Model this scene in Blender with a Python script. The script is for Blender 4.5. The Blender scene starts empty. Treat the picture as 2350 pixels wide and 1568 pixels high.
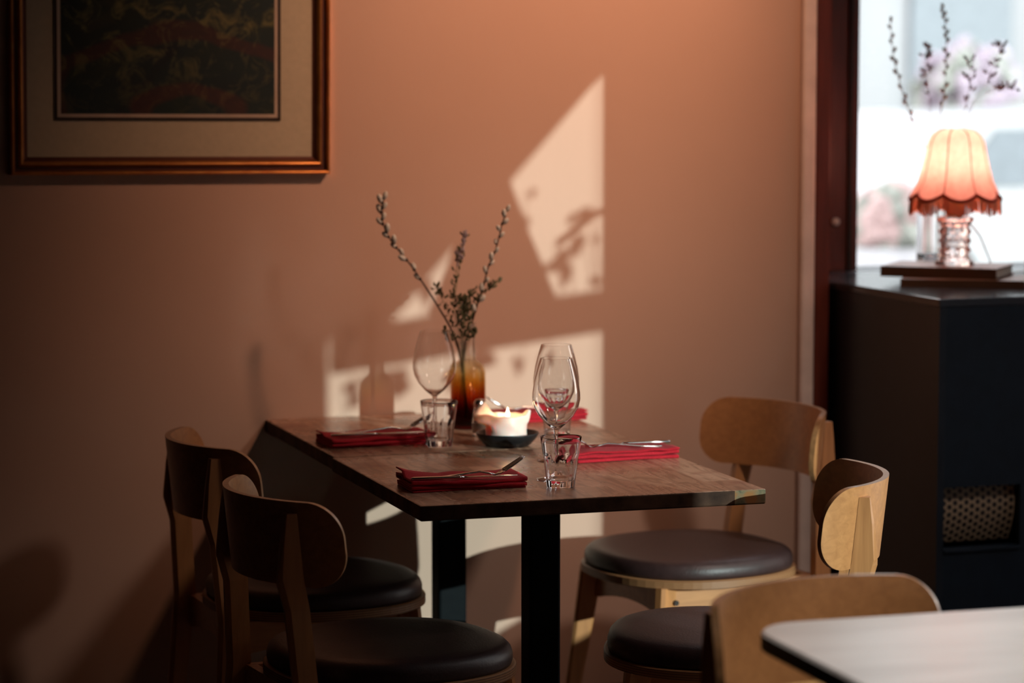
import bpy, bmesh, math, random
from mathutils import Vector, Matrix
random.seed(7)
PI = math.pi
SC = bpy.context.scene
COL = SC.collection
R_ = math.radians

# ------------------------------------------------------------------ camera
CAM_H = 1.58
cam_d = bpy.data.cameras.new('camera')
cam = bpy.data.objects.new('camera', cam_d); COL.objects.link(cam)
cam_d.sensor_width = 36.0
cam_d.lens = 6400.0 / 2350.0 * 36.0
cam_d.clip_start = 0.05; cam_d.clip_end = 400
cam.location = (0, 0, CAM_H)
cam.rotation_euler = (R_(90 - 5.70), 0, R_(-20))
cam_d.dof.use_dof = True
cam_d.dof.focus_distance = 5.42
cam_d.dof.aperture_fstop = 2.5
cam_d.dof.aperture_blades = 0
SC.camera = cam

# ------------------------------------------------------------------ colour management, world, sun
SC.view_settings.view_transform = 'Standard'
SC.view_settings.look = 'None'
SC.view_settings.gamma = 1.0
SC.view_settings.use_curve_mapping = False
SC.view_settings.exposure = 0.75
SC.cycles.blur_glossy = 0.0
SC.cycles.max_bounces = 24
SC.cycles.transmission_bounces = 20
SC.cycles.glossy_bounces = 8
SC.cycles.transparent_max_bounces = 40

w = bpy.data.worlds.new('sky'); SC.world = w; w.use_nodes = True
wn = w.node_tree; wn.nodes.clear()
bg = wn.nodes.new('ShaderNodeBackground'); wo = wn.nodes.new('ShaderNodeOutputWorld')
tc = wn.nodes.new('ShaderNodeTexCoord'); sx = wn.nodes.new('ShaderNodeSeparateXYZ')
rp = wn.nodes.new('ShaderNodeValToRGB')
rp.color_ramp.elements[0].position = 0.48; rp.color_ramp.elements[0].color = (1.0, 0.90, 0.80, 1)
rp.color_ramp.elements[1].position = 0.85; rp.color_ramp.elements[1].color = (0.85, 0.86, 0.92, 1)
mr = wn.nodes.new('ShaderNodeMapRange'); mr.inputs[1].default_value = -1; mr.inputs[2].default_value = 1
wn.links.new(tc.outputs['Generated'], sx.inputs[0]); wn.links.new(sx.outputs['Z'], mr.inputs[0])
wn.links.new(mr.outputs[0], rp.inputs[0]); wn.links.new(rp.outputs[0], bg.inputs[0]); wn.links.new(bg.outputs[0], wo.inputs[0])
bg.inputs[1].default_value = 3.2

def light(name, kind, loc, energy, color=(1, 1, 1), **kw):
    d = bpy.data.lights.new(name, kind); d.energy = energy; d.color = color
    for k, v in kw.items(): setattr(d, k, v)
    o = bpy.data.objects.new(name, d); COL.objects.link(o); o.location = loc
    return o
SUN_DIR = Vector((-0.40, 1.0, -0.20)).normalized()
sun = light('sun', 'SUN', (8, -8, 6), 3.0, (0.84, 1.0, 0.97), angle=R_(0.30))
sun.rotation_euler = SUN_DIR.to_track_quat('-Z', 'Y').to_euler()

YW = 6.2823          # back wall plane
XR = 4.0             # right wall plane
# sky portals in the two window openings
def portal(name, loc, rot, sxx, syy):
    p = light(name, 'AREA', loc, 1.0, shape='RECTANGLE', size=sxx, size_y=syy)
    p.data.cycles.is_portal = True; p.rotation_euler = rot
portal('window_portal_right', (XR + .12, 1.28, 1.81), (0, R_(90), 0), 1.64, 2.6)
portal('window_portal_right_b', (XR + .12, 5.11, 1.46), (0, R_(90), 0), 2.32, 1.04)
portal('window_portal_back', (3.55, 6.80, 1.82), (R_(-90), 0, 0), .95, 1.6)

# ------------------------------------------------------------------ materials
MATS = {}
def new_mat(name):
    m = bpy.data.materials.new(name); m.use_nodes = True
    nt = m.node_tree; nt.nodes.clear()
    out = nt.nodes.new('ShaderNodeOutputMaterial')
    return m, nt, out
def N(nt, typ, **kw):
    n = nt.nodes.new(typ)
    for k, v in kw.items():
        if k.startswith('i_'): n.inputs[k[2:].replace('_', ' ')].default_value = v
        else: setattr(n, k, v)
    return n
def L(nt, a, b): nt.links.new(a, b)
def ramp(nt, fac, stops):
    r = nt.nodes.new('ShaderNodeValToRGB'); e = r.color_ramp.elements
    while len(e) > 1: e.remove(e[-1])
    e[0].position = stops[0][0]; e[0].color = (*stops[0][1], 1)
    for p, c in stops[1:]:
        x = e.new(p); x.color = (*c, 1)
    if fac is not None: L(nt, fac, r.inputs[0])
    return r
def objco(nt, scale=(1, 1, 1), rot=(0, 0, 0), loc=(0, 0, 0)):
    t = nt.nodes.new('ShaderNodeTexCoord'); mp = nt.nodes.new('ShaderNodeMapping')
    mp.inputs['Scale'].default_value = scale; mp.inputs['Rotation'].default_value = rot; mp.inputs['Location'].default_value = loc
    L(nt, t.outputs['Object'], mp.inputs[0]); return mp.outputs[0]
def noise(nt, co, scale, detail=4, rough=.55, dist=0.0):
    n = nt.nodes.new('ShaderNodeTexNoise'); n.inputs['Scale'].default_value = scale
    n.inputs['Detail'].default_value = detail; n.inputs['Roughness'].default_value = rough; n.inputs['Distortion'].default_value = dist
    if co is not None: L(nt, co, n.inputs['Vector'])
    return n
def bump(nt, h, strength, dist=.002):
    b = nt.nodes.new('ShaderNodeBump'); b.inputs['Strength'].default_value = strength; b.inputs['Distance'].default_value = dist
    L(nt, h, b.inputs['Height']); return b
def pbsdf(nt, out, **kw):
    p = nt.nodes.new('ShaderNodeBsdfPrincipled')
    for k, v in kw.items(): p.inputs[k].default_value = v
    L(nt, p.outputs[0], out.inputs['Surface']); return p
def simple(name, col, rough=.5, metal=0, nscale=None, var=.12, bmp=0, spec=.5, coat=0):
    m, nt, out = new_mat(name)
    p = pbsdf(nt, out, Roughness=rough, Metallic=metal)
    p.inputs['Specular IOR Level'].default_value = spec
    p.inputs['Coat Weight'].default_value = coat
    c0 = tuple(max(0, c * (1 - var)) for c in col); c1 = tuple(min(1, c * (1 + var)) for c in col)
    n = noise(nt, objco(nt), nscale or 12)
    r = ramp(nt, n.outputs[0], [(.3, c0), (.7, c1)])
    L(nt, r.outputs[0], p.inputs['Base Color'])
    if bmp:
        b = bump(nt, noise(nt, objco(nt), 220, 3).outputs[0], bmp); L(nt, b.outputs[0], p.inputs['Normal'])
    MATS[name] = m; return m
def woodm(name, dark, light_, axis='x', rough=.42, scale=1.0, coat=.15):
    m, nt, out = new_mat(name)
    p = pbsdf(nt, out, Roughness=rough); p.inputs['Coat Weight'].default_value = coat
    p.inputs['Coat Roughness'].default_value = .3
    s = {'x': (1.5, 22, 22), 'y': (22, 1.5, 22), 'z': (22, 22, 1.5)}[axis]
    co = objco(nt, tuple(v * scale for v in s))
    n = noise(nt, co, 3.0, 6, .6, .6)
    n2 = noise(nt, objco(nt), 5, 3)
    mx = N(nt, 'ShaderNodeMath', operation='MULTIPLY_ADD'); mx.inputs[1].default_value = .75; 
    L(nt, n.outputs[0], mx.inputs[0])
    m2 = N(nt, 'ShaderNodeMath', operation='MULTIPLY'); m2.inputs[1].default_value = .25; L(nt, n2.outputs[0], m2.inputs[0])
    L(nt, m2.outputs[0], mx.inputs[2])
    r = ramp(nt, mx.outputs[0], [(.32, dark), (.66, light_)])
    L(nt, r.outputs[0], p.inputs['Base Color'])
    b = bump(nt, n.outputs[0], .12, .001); L(nt, b.outputs[0], p.inputs['Normal'])
    MATS[name] = m; return m

# terracotta plaster wall
m, nt, out = new_mat('plaster')
p = pbsdf(nt, out, Roughness=.72)
p.inputs['Specular IOR Level'].default_value = .35
n = noise(nt, objco(nt), 1.3, 4)
r = ramp(nt, n.outputs[0], [(.3, (.480, .325, .240)), (.7, (.525, .355, .265))])
L(nt, r.outputs[0], p.inputs['Base Color'])
n2 = noise(nt, objco(nt, (1, 1, .35)), 45, 4, .6)
L(nt, bump(nt, n2.outputs[0], .16, .003).outputs[0], p.inputs['Normal'])
MATS['plaster'] = m
simple('ceiling_paint', (.12, .08, .06), .85)
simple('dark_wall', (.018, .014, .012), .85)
woodm('floor_wood', (.11, .06, .04), (.17, .10, .07), 'y', .5)
woodm('chair_wood', (.41, .175, .062), (.58, .265, .098), 'x', .40)
woodm('chair_wood_z', (.41, .175, .062), (.58, .265, .098), 'z', .40)
woodm('veneer_dark', (.060, .026, .015), (.105, .047, .025), 'y', .40)
woodm('red_wood', (.085, .018, .010), (.15, .032, .018), 'z', .35)
woodm('book_brown', (.12, .045, .02), (.17, .07, .03), 'x', .5)
simple('black_metal', (.006, .008, .009), .6, .0, 40, .12, 0, .06)
simple('bolt_metal', (.06, .05, .045), .4, .9, 40)
simple('steel', (.62, .61, .60), .17, 1.0, 30, .05)
simple('pale_strip', (.80, .66, .58), .5)
simple('navy_paint', (.008, .013, .020), .34, 0, 30, .15, .15, .4)
simple('navy_front', (.006, .012, .020), .5, 0, 30, .15, .15, .2)  # front face copy of the navy, bluish sky reflection put into its base
simple('leather', (.036, .018, .017), .44, 0, 60, .2, .3)
simple('paper', (.75, .68, .58), .8)
simple('hazed_twig', (.42, .33, .24), .8)  # twig tone lightened, window flare put into the colour
simple('navy_top', (.03, .036, .045), .16, 0, 30, .1, 0, .6)  # lighter, glossier copy of the navy, window reflection put into its colour
simple('brass', (.70, .36, .10), .28, 1.0)
simple('twig_bark', (.045, .024, .015), .6)
simple('leaf', (.075, .075, .028), .6, 0, 60, .4)
simple('catkin', (.62, .60, .52), .9, 0, 150, .25)
simple('lilac', (.36, .29, .31), .8, 0, 80, .3)
simple('stem_green', (.14, .16, .055), .6)
simple('black_bowl', (.010, .010, .011), .38, 0, 60, .3, .4)
simple('mat_board', (.56, .47, .33), .85, 0, 80, .05)
simple('dark_fillet', (.03, .014, .008), .5)
simple('pale_fillet', (.55, .42, .32), .5)
simple('mullion_white', (.55, .50, .45), .5)
simple('asphalt', (.18, .18, .19), .9, 0, .8, .2)
simple('facade_light', (.235, .24, .25), .8, 0, .3, .12)
simple('facade_grey', (.165, .19, .23), .8, 0, .3, .12)
simple('facade_dark', (.10, .07, .06), .8, 0, .3, .12)
simple('facade_pink', (.72, .50, .46), .8, 0, .3, .12)
simple('facade_window', (.13, .15, .17), .55)
simple('car_paint', (.42, .50, .58), .25, .2)
simple('car_white', (.33, .335, .345), .3)
simple('rubber', (.03, .03, .03), .8)
simple('terracotta', (.40, .16, .09), .8)
simple('shrub_leaf', (.23, .25, .22), .8, 0, 8, .4)
simple('shrub_flower', (.40, .29, .28), .8, 0, 8, .2)
simple('blossom', (.30, .25, .30), .8, 0, 8, .2)
simple('awning_cloth', (.20, .05, .04), .9)
simple('white_plastic', (.75, .70, .65), .4)
simple('wick', (.02, .015, .01), .9)

# plywood edge stripes, by height
m, nt, out = new_mat('ply_edge')
p = pbsdf(nt, out, Roughness=.45)
t = nt.nodes.new('ShaderNodeTexCoord'); s_ = nt.nodes.new('ShaderNodeSeparateXYZ'); L(nt, t.outputs['Object'], s_.inputs[0])
mm = N(nt, 'ShaderNodeMath', operation='MULTIPLY'); mm.inputs[1].default_value = 1300.0; L(nt, s_.outputs['Z'], mm.inputs[0])
sn = N(nt, 'ShaderNodeMath', operation='SINE'); L(nt, mm.outputs[0], sn.inputs[0])
mr2 = N(nt, 'ShaderNodeMapRange'); mr2.inputs[1].default_value = -1; L(nt, sn.outputs[0], mr2.inputs[0])
r = ramp(nt, mr2.outputs[0], [(.35, (.16, .07, .03)), (.6, (.38, .19, .08))])
L(nt, r.outputs[0], p.inputs['Base Color']); MATS['ply_edge'] = m
simple('ply_rim', (.36, .18, .075), .35, 0, 90, .25, 0, .5, .3)

# butcher block table top: staves running in depth, worn varnish
def table_mat(name, offx):
    m, nt, out = new_mat(name)
    p = pbsdf(nt, out)
    co = objco(nt, (1, 1, 1), (0, 0, R_(90)), (offx, 0, 0))
    br = nt.nodes.new('ShaderNodeTexBrick'); L(nt, co, br.inputs['Vector'])
    br.inputs['Color1'].default_value = (0, 0, 0, 1); br.inputs['Color2'].default_value = (1, 1, 1, 1); br.inputs['Mortar'].default_value = (.3, .3, .3, 1)
    br.inputs['Scale'].default_value = 1.0; br.inputs['Brick Width'].default_value = .34; br.inputs['Row Height'].default_value = .068
    br.inputs['Mortar Size'].default_value = .0016; br.offset = .37; br.offset_frequency = 2
    # grain with rings
    co2 = objco(nt, (9, 1.3, 9))
    ad = N(nt, 'ShaderNodeMixRGB', blend_type='ADD'); ad.inputs[0].default_value = 1
    L(nt, co2, ad.inputs[1]); 
    sc = N(nt, 'ShaderNodeMixRGB', blend_type='MULTIPLY'); sc.inputs[0].default_value = 1; sc.inputs[2].default_value = (7, 7, 7, 1)
    L(nt, br.outputs['Color'], sc.inputs[1]); L(nt, sc.outputs[0], ad.inputs[2])
    n1 = noise(nt, ad.outputs[0], 1.1, 3, .5, .4)
    rings = N(nt, 'ShaderNodeMath', operation='MULTIPLY'); rings.inputs[1].default_value = 95.0; L(nt, n1.outputs[0], rings.inputs[0])
    rs = N(nt, 'ShaderNodeMath', operation='SINE'); L(nt, rings.outputs[0], rs.inputs[0])
    rm = N(nt, 'ShaderNodeMapRange'); rm.inputs[1].default_value = -1; L(nt, rs.outputs[0], rm.inputs[0])
    base = ramp(nt, br.outputs['Color'], [(0, (.25, .125, .070)), (.35, (.43, .25, .165)), (.7, (.30, .155, .090)), (1, (.50, .32, .215))])
    dk = N(nt, 'ShaderNodeMixRGB', blend_type='MULTIPLY'); dk.inputs[0].default_value = .5
    g = ramp(nt, rm.outputs[0], [(.10, (.30, .27, .25)), (.55, (1.05, 1.05, 1.05))])
    L(nt, base.outputs[0], dk.inputs[1]); L(nt, g.outputs[0], dk.inputs[2])
    # reddish worn patches
    n3 = noise(nt, objco(nt, (1, 1.6, 1)), 6, 4, .6)
    wr = ramp(nt, n3.outputs[0], [(.56, (0, 0, 0)), (.66, (1, 1, 1))])
    mxw = N(nt, 'ShaderNodeMixRGB'); mxw.inputs[2].default_value = (.165, .045, .020, 1)
    fm = N(nt, 'ShaderNodeMath', operation='MULTIPLY'); fm.inputs[1].default_value = .55; L(nt, wr.outputs[0], fm.inputs[0])
    L(nt, fm.outputs[0], mxw.inputs[0]); L(nt, dk.outputs[0], mxw.inputs[1]); L(nt, mxw.outputs[0], p.inputs['Base Color'])
    rr = N(nt, 'ShaderNodeMapRange'); rr.inputs[3].default_value = .16; rr.inputs[4].default_value = .42
    L(nt, n3.outputs[0], rr.inputs[0]); L(nt, rr.outputs[0], p.inputs['Roughness'])
    L(nt, bump(nt, rm.outputs[0], .10, .0008).outputs[0], p.inputs['Normal'])
    p.inputs['Specular IOR Level'].default_value = .55
    MATS[name] = m
table_mat('table_wood', 0.0)
table_mat('table_wood_far', 5.3)
# table edge: dark stain with a worn end by the right corner, its sunlit tone painted in
m, nt, out = new_mat('table_edge')
p = pbsdf(nt, out, Roughness=.6); p.inputs['Specular IOR Level'].default_value = .06
t = nt.nodes.new('ShaderNodeTexCoord'); s_ = nt.nodes.new('ShaderNodeSeparateXYZ'); L(nt, t.outputs['Object'], s_.inputs[0])
n = noise(nt, objco(nt), 30, 5)
gt = N(nt, 'ShaderNodeMath', operation='GREATER_THAN'); gt.inputs[1].default_value = .286; L(nt, s_.outputs['X'], gt.inputs[0])
worn = ramp(nt, n.outputs[0], [(.38, (.060, .075, .050)), (.5, (.18, .14, .08)), (.62, (.26, .12, .045))])
drk = ramp(nt, n.outputs[0], [(.3, (.025, .014, .010)), (.7, (.075, .040, .025))])
mx = N(nt, 'ShaderNodeMixRGB'); L(nt, gt.outputs[0], mx.inputs[0]); L(nt, drk.outputs[0], mx.inputs[1]); L(nt, worn.outputs[0], mx.inputs[2])
L(nt, mx.outputs[0], p.inputs['Base Color']); MATS['table_edge'] = m
# pale foreground table
m, nt, out = new_mat('pale_table')
p = pbsdf(nt, out, Roughness=.30)
n = noise(nt, objco(nt, (1.5, 7, 5)), 2.2, 4)
r = ramp(nt, n.outputs[0], [(.35, (.56, .52, .49)), (.65, (.68, .64, .61))])
L(nt, r.outputs[0], p.inputs['Base Color']); MATS['pale_table'] = m

# cloth
m, nt, out = new_mat('red_cloth')
p = pbsdf(nt, out, Roughness=.85)
p.inputs['Sheen Weight'].default_value = .03
p.inputs['Specular IOR Level'].default_value = .15
n = noise(nt, objco(nt), 400, 2)
r = ramp(nt, n.outputs[0], [(.3, (.34, .010, .018)), (.7, (.46, .016, .028))])
L(nt, r.outputs[0], p.inputs['Base Color']); L(nt, bump(nt, n.outputs[0], .3, .0006).outputs[0], p.inputs['Normal']); MATS['red_cloth'] = m

# glass kinds -- thin clear glass passes light straight on, with fresnel gloss
def thin_glass(name, tint=(1, 1, 1), refr=0.0, gl=1.0, zramp=None, ior=1.45):
    m, nt, out = new_mat(name)
    tr = nt.nodes.new('ShaderNodeBsdfTransparent'); go = nt.nodes.new('ShaderNodeBsdfGlossy'); go.inputs['Roughness'].default_value = 0.0
    tr.inputs[0].default_value = (*tint, 1); go.inputs[0].default_value = (gl, gl, gl, 1)
    geo = nt.nodes.new('ShaderNodeNewGeometry')
    im = N(nt, 'ShaderNodeMapRange'); im.inputs[3].default_value = ior; im.inputs[4].default_value = 1 / ior; L(nt, geo.outputs['Backfacing'], im.inputs[0])
    fr = nt.nodes.new('ShaderNodeFresnel'); L(nt, im.outputs[0], fr.inputs[0])
    mix2 = nt.nodes.new('ShaderNodeMixShader'); L(nt, fr.outputs[0], mix2.inputs[0]); L(nt, tr.outputs[0], mix2.inputs[1]); L(nt, go.outputs[0], mix2.inputs[2])
    body = mix2.outputs[0]
    if refr > 0:
        gb = nt.nodes.new('ShaderNodeBsdfGlass'); gb.inputs['IOR'].default_value = ior; gb.inputs['Roughness'].default_value = 0
        gb.inputs[0].default_value = (*tint, 1)
        mix = nt.nodes.new('ShaderNodeMixShader'); mix.inputs[0].default_value = refr
        L(nt, body, mix.inputs[1]); L(nt, gb.outputs[0], mix.inputs[2]); body = mix.outputs[0]
        if zramp:
            t = nt.nodes.new('ShaderNodeTexCoord'); s_ = nt.nodes.new('ShaderNodeSeparateXYZ'); L(nt, t.outputs['Object'], s_.inputs[0])
            mr = N(nt, 'ShaderNodeMapRange'); mr.inputs[2].default_value = .25; L(nt, s_.outputs['Z'], mr.inputs[0])
            r = ramp(nt, mr.outputs[0], zramp); L(nt, r.outputs[0], tr.inputs[0]); L(nt, r.outputs[0], gb.inputs[0])
    L(nt, body, out.inputs['Surface']); MATS[name] = m
thin_glass('pane_glass', (.97, .98, .98))
thin_glass('wine_glass', (.985, .982, .98), 1.0)
thin_glass('tumbler_glass', (.97, .97, .975), 1.0)
thin_glass('amber_glass', (1, 1, 1), .35, 1.0, [(0, (.24, .05, .05)), (.14, (.34, .075, .05)), (.28, (.70, .34, .12)), (.42, (.85, .66, .36)), (.55, (.95, .90, .78)), (.68, (.97, .965, .95))])
thin_glass('crystal', (.95, .90, .88), 1.0)
for _n in MATS['crystal'].node_tree.nodes:
    if _n.type == 'BSDF_GLASS': _n.inputs['Roughness'].default_value = .25

# wax
m, nt, out = new_mat('wax')
p = pbsdf(nt, out, Roughness=.4)
p.inputs['Base Color'].default_value = (.98, .74, .66, 1)
p.inputs['Subsurface Weight'].default_value = .7
p.inputs['Subsurface Radius'].default_value = (1.0, .5, .35)
p.inputs['Subsurface Scale'].default_value = .03
MATS['wax'] = m
def emis(name, col, st):
    m, nt, out = new_mat(name); e = nt.nodes.new('ShaderNodeEmission'); e.inputs[0].default_value = (*col, 1); e.inputs[1].default_value = st
    L(nt, e.outputs[0], out.inputs['Surface']); MATS[name] = m
emis('flame', (1.0, .72, .40), 7)
emis('bulb_glow', (1.0, .72, .45), 5)

# lamp shade cloth
m, nt, out = new_mat('shade_cloth')
df = nt.nodes.new('ShaderNodeBsdfDiffuse'); tl = nt.nodes.new('ShaderNodeBsdfTranslucent'); mix = nt.nodes.new('ShaderNodeMixShader')
n = noise(nt, objco(nt), 60, 4)
r = ramp(nt, n.outputs[0], [(.3, (.88, .44, .40)), (.7, (.94, .56, .51))])
L(nt, r.outputs[0], df.inputs[0]); L(nt, r.outputs[0], tl.inputs[0]); mix.inputs[0].default_value = .5
L(nt, df.outputs[0], mix.inputs[1]); L(nt, tl.outputs[0], mix.inputs[2]); L(nt, mix.outputs[0], out.inputs['Surface']); MATS['shade_cloth'] = m
simple('shade_trim', (.55, .07, .035), .8)
simple('fringe', (.92, .34, .20), .8)

# gilt frame
m, nt, out = new_mat('gilt')
p = pbsdf(nt, out, Roughness=.30, Metallic=.85)
n = noise(nt, objco(nt), 22, 4)
r = ramp(nt, n.outputs[0], [(.3, (.50, .19, .055)), (.7, (.72, .34, .10))])
L(nt, r.outputs[0], p.inputs['Base Color']); MATS['gilt'] = m
simple('gilt_dark', (.10, .028, .014), .4, .3)

# dark abstract print: loops of red and olive over green-black
m, nt, out = new_mat('print')
p = pbsdf(nt, out, Roughness=.7)
co = objco(nt)
n1 = noise(nt, co, 5, 5, .6, .9); n2 = noise(nt, co, 16, 6, .65, 1.4)
base = ramp(nt, n1.outputs[0], [(.30, (.003, .006, .011)), (.45, (.004, .018, .019)), (.58, (.008, .020, .014)), (.70, (.03, .032, .016))])
wv = nt.nodes.new('ShaderNodeTexWave'); wv.wave_type = 'RINGS'; wv.rings_direction = 'Y'
wv.inputs['Scale'].default_value = 1.6; wv.inputs['Distortion'].default_value = 5.5; wv.inputs['Detail'].default_value = 3; wv.inputs['Detail Scale'].default_value = 1.3
L(nt, objco(nt, (1, 1, 1.4), (0, 0, 0), (-.04, 0, -.16)), wv.inputs['Vector'])
rw = ramp(nt, wv.outputs['Fac'], [(.80, (0, 0, 0)), (.93, (1, 1, 1))])
f1 = N(nt, 'ShaderNodeMath', operation='MULTIPLY'); L(nt, rw.outputs[0], f1.inputs[0]); L(nt, n2.outputs[0], f1.inputs[1])
mx = N(nt, 'ShaderNodeMixRGB'); mx.inputs[2].default_value = (.085, .014, .010, 1); L(nt, f1.outputs[0], mx.inputs[0]); L(nt, base.outputs[0], mx.inputs[1])
t = nt.nodes.new('ShaderNodeTexCoord'); s_ = nt.nodes.new('ShaderNodeSeparateXYZ'); L(nt, t.outputs['Object'], s_.inputs[0])
up = N(nt, 'ShaderNodeMapRange'); up.inputs[1].default_value = .10; up.inputs[2].default_value = .34; L(nt, s_.outputs['Z'], up.inputs[0])
ol = ramp(nt, n2.outputs[0], [(.50, (0, 0, 0)), (.64, (1, 1, 1))])
f2 = N(nt, 'ShaderNodeMath', operation='MULTIPLY'); L(nt, ol.outputs[0], f2.inputs[0]); L(nt, up.outputs[0], f2.inputs[1])
mx2 = N(nt, 'ShaderNodeMixRGB'); mx2.inputs[2].default_value = (.13, .12, .045, 1); L(nt, f2.outputs[0], mx2.inputs[0]); L(nt, mx.outputs[0], mx2.inputs[1])
L(nt, mx2.outputs[0], p.inputs['Base Color']); MATS['print'] = m

# perforated grille
m, nt, out = new_mat('perforated')
p = pbsdf(nt, out, Roughness=.55)
uv = nt.nodes.new('ShaderNodeUVMap'); s_ = nt.nodes.new('ShaderNodeSeparateXYZ'); L(nt, uv.outputs[0], s_.inputs[0])
def lattice(off):
    outs = []
    for ch in ('X', 'Y'):
        a = N(nt, 'ShaderNodeMath', operation='ADD'); a.inputs[1].default_value = off; L(nt, s_.outputs[ch], a.inputs[0])
        f = N(nt, 'ShaderNodeMath', operation='FRACT'); L(nt, a.outputs[0], f.inputs[0])
        g_ = N(nt, 'ShaderNodeMath', operation='SUBTRACT'); g_.inputs[1].default_value = .5; L(nt, f.outputs[0], g_.inputs[0])
        outs.append(g_)
    q = []
    for g_, k in zip(outs, (1.0, .62)):
        h = N(nt, 'ShaderNodeMath', operation='MULTIPLY'); h.inputs[1].default_value = k; L(nt, g_.outputs[0], h.inputs[0])
        pw = N(nt, 'ShaderNodeMath', operation='POWER'); pw.inputs[1].default_value = 2; 
        ab = N(nt, 'ShaderNodeMath', operation='ABSOLUTE'); L(nt, h.outputs[0], ab.inputs[0]); L(nt, ab.outputs[0], pw.inputs[0]); q.append(pw)
    s2 = N(nt, 'ShaderNodeMath', operation='ADD'); L(nt, q[0].outputs[0], s2.inputs[0]); L(nt, q[1].outputs[0], s2.inputs[1])
    return s2
la, lb = lattice(0.0), lattice(0.5)
mn = N(nt, 'ShaderNodeMath', operation='MINIMUM'); L(nt, la.outputs[0], mn.inputs[0]); L(nt, lb.outputs[0], mn.inputs[1])
r = ramp(nt, mn.outputs[0], [(.038, (.002, .002, .003)), (.05, (.27, .21, .14))])
L(nt, r.outputs[0], p.inputs['Base Color']); MATS['perforated'] = m

# ------------------------------------------------------------------ mesh helpers
def link(name, me, mats, parent=None, smooth=False):
    o = bpy.data.objects.new(name, me); COL.objects.link(o)
    for mt in (mats if isinstance(mats, (list, tuple)) else [mats]): me.materials.append(MATS[mt])
    if smooth:
        for f in me.polygons: f.use_smooth = True
    if parent is not None: o.parent = parent
    return o
def from_bm(name, bm, mats, parent=None, smooth=False):
    bmesh.ops.recalc_face_normals(bm, faces=bm.faces)
    me = bpy.data.meshes.new(name); bm.to_mesh(me); bm.free()
    return link(name, me, mats, parent, smooth)
def thing(name, label, cat, loc=(0, 0, 0), rz=0, group=None):
    o = bpy.data.objects.new(name, None); COL.objects.link(o); o.location = loc; o.rotation_euler = (0, 0, rz)
    o.empty_display_size = .05
    return tag(o, label, cat, group)
def tag(o, label, cat, group=None):
    o['label'] = label; o['category'] = cat
    if group: o['group'] = group
    return o
def structure(o): o['kind'] = 'structure'; return o
def add_box(bm, x0, x1, y0, y1, z0, z1, mi=0, M=None):
    vs = [bm.verts.new((x, y, z)) for x in (x0, x1) for y in (y0, y1) for z in (z0, z1)]
    if M is not None:
        for v in vs: v.co = M @ v.co
    for q in ((0, 1, 3, 2), (4, 6, 7, 5), (0, 4, 5, 1), (2, 3, 7, 6), (0, 2, 6, 4), (1, 5, 7, 3)):
        f = bm.faces.new([vs[i] for i in q]); f.material_index = mi
    return vs
def boxobj(name, b, mat, parent=None, bevel=0, seg=2):
    bm = bmesh.new(); add_box(bm, *b)
    if bevel: bmesh.ops.bevel(bm, geom=list(bm.edges), offset=bevel, segments=seg, affect='EDGES', profile=.5)
    return from_bm(name, bm, mat, parent)
def add_loft(bm, rings, closed=True, cap=True, mi=0):
    R = [[bm.verts.new(c) for c in r] for r in rings]; n = len(R[0])
    for a, b in zip(R, R[1:]):
        for i in range(n if closed else n - 1):
            f = bm.faces.new((a[i], a[(i + 1) % n], b[(i + 1) % n], b[i])); f.material_index = mi
    if cap:
        for r_ in (R[0], R[-1]):
            try: f = bm.faces.new(r_); f.material_index = mi
            except ValueError: pass
    return R
def lathe_rings(prof, n=48, rf=None):
    out = []
    for r, z in prof:
        out.append([((r if rf is None else rf(r, z, 2 * PI * i / n)) * math.cos(2 * PI * i / n),
                     (r if rf is None else rf(r, z, 2 * PI * i / n)) * math.sin(2 * PI * i / n), z) for i in range(n)])
    return out
def lathe(name, prof, mat, parent=None, n=48, rf=None, smooth=True, cap=True):
    bm = bmesh.new(); add_loft(bm, lathe_rings(prof, n, rf), cap=cap)
    o = from_bm(name, bm, mat, parent, smooth)
    if 'glass' in mat or mat == 'crystal': auto_smooth(o, 32)
    return o
def add_tube(bm, pts, rad, n=8, mi=0, cap=True):
    pts = [Vector(p) for p in pts]; rings = []
    if not isinstance(rad, (list, tuple)): rad = [rad] * len(pts)
    ref = Vector((0, 0, 1))
    for i, p in enumerate(pts):
        d = (pts[min(i + 1, len(pts) - 1)] - pts[max(i - 1, 0)]).normalized()
        a = d.cross(ref)
        if a.length < .05: a = d.cross(Vector((1, 0, 0)))
        a.normalize(); b = d.cross(a).normalized()
        rings.append([p + (a * math.cos(2 * PI * k / n) + b * math.sin(2 * PI * k / n)) * rad[i] for k in range(n)])
    add_loft(bm, rings, cap=cap, mi=mi)
def add_blob(bm, c, r, d=None, ratio=1.0, mi=0, nu=6, nv=5):
    c = Vector(c); d = Vector(d or (0, 0, 1)).normalized()
    a = d.cross(Vector((0, 0, 1)));
    if a.length < .05: a = Vector((1, 0, 0))
    a.normalize(); b = d.cross(a).normalized(); rings = []
    for j in range(nv + 1):
        t = PI * (j + .02) / (nv + .04)
        rings.append([c + d * (-math.cos(t) * r * ratio) + (a * math.cos(2 * PI * k / nu) + b * math.sin(2 * PI * k / nu)) * (r * math.sin(t)) for k in range(nu)])
    add_loft(bm, rings, mi=mi)
def auto_smooth(o, ang=40):
    me = o.data
    bm = bmesh.new(); bm.from_mesh(me)
    for e in bm.edges:
        if len(e.link_faces) == 2 and e.calc_face_angle(0) > R_(ang): e.smooth = False
    for f in bm.faces: f.smooth = True
    bm.to_mesh(me); bm.free()
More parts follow.
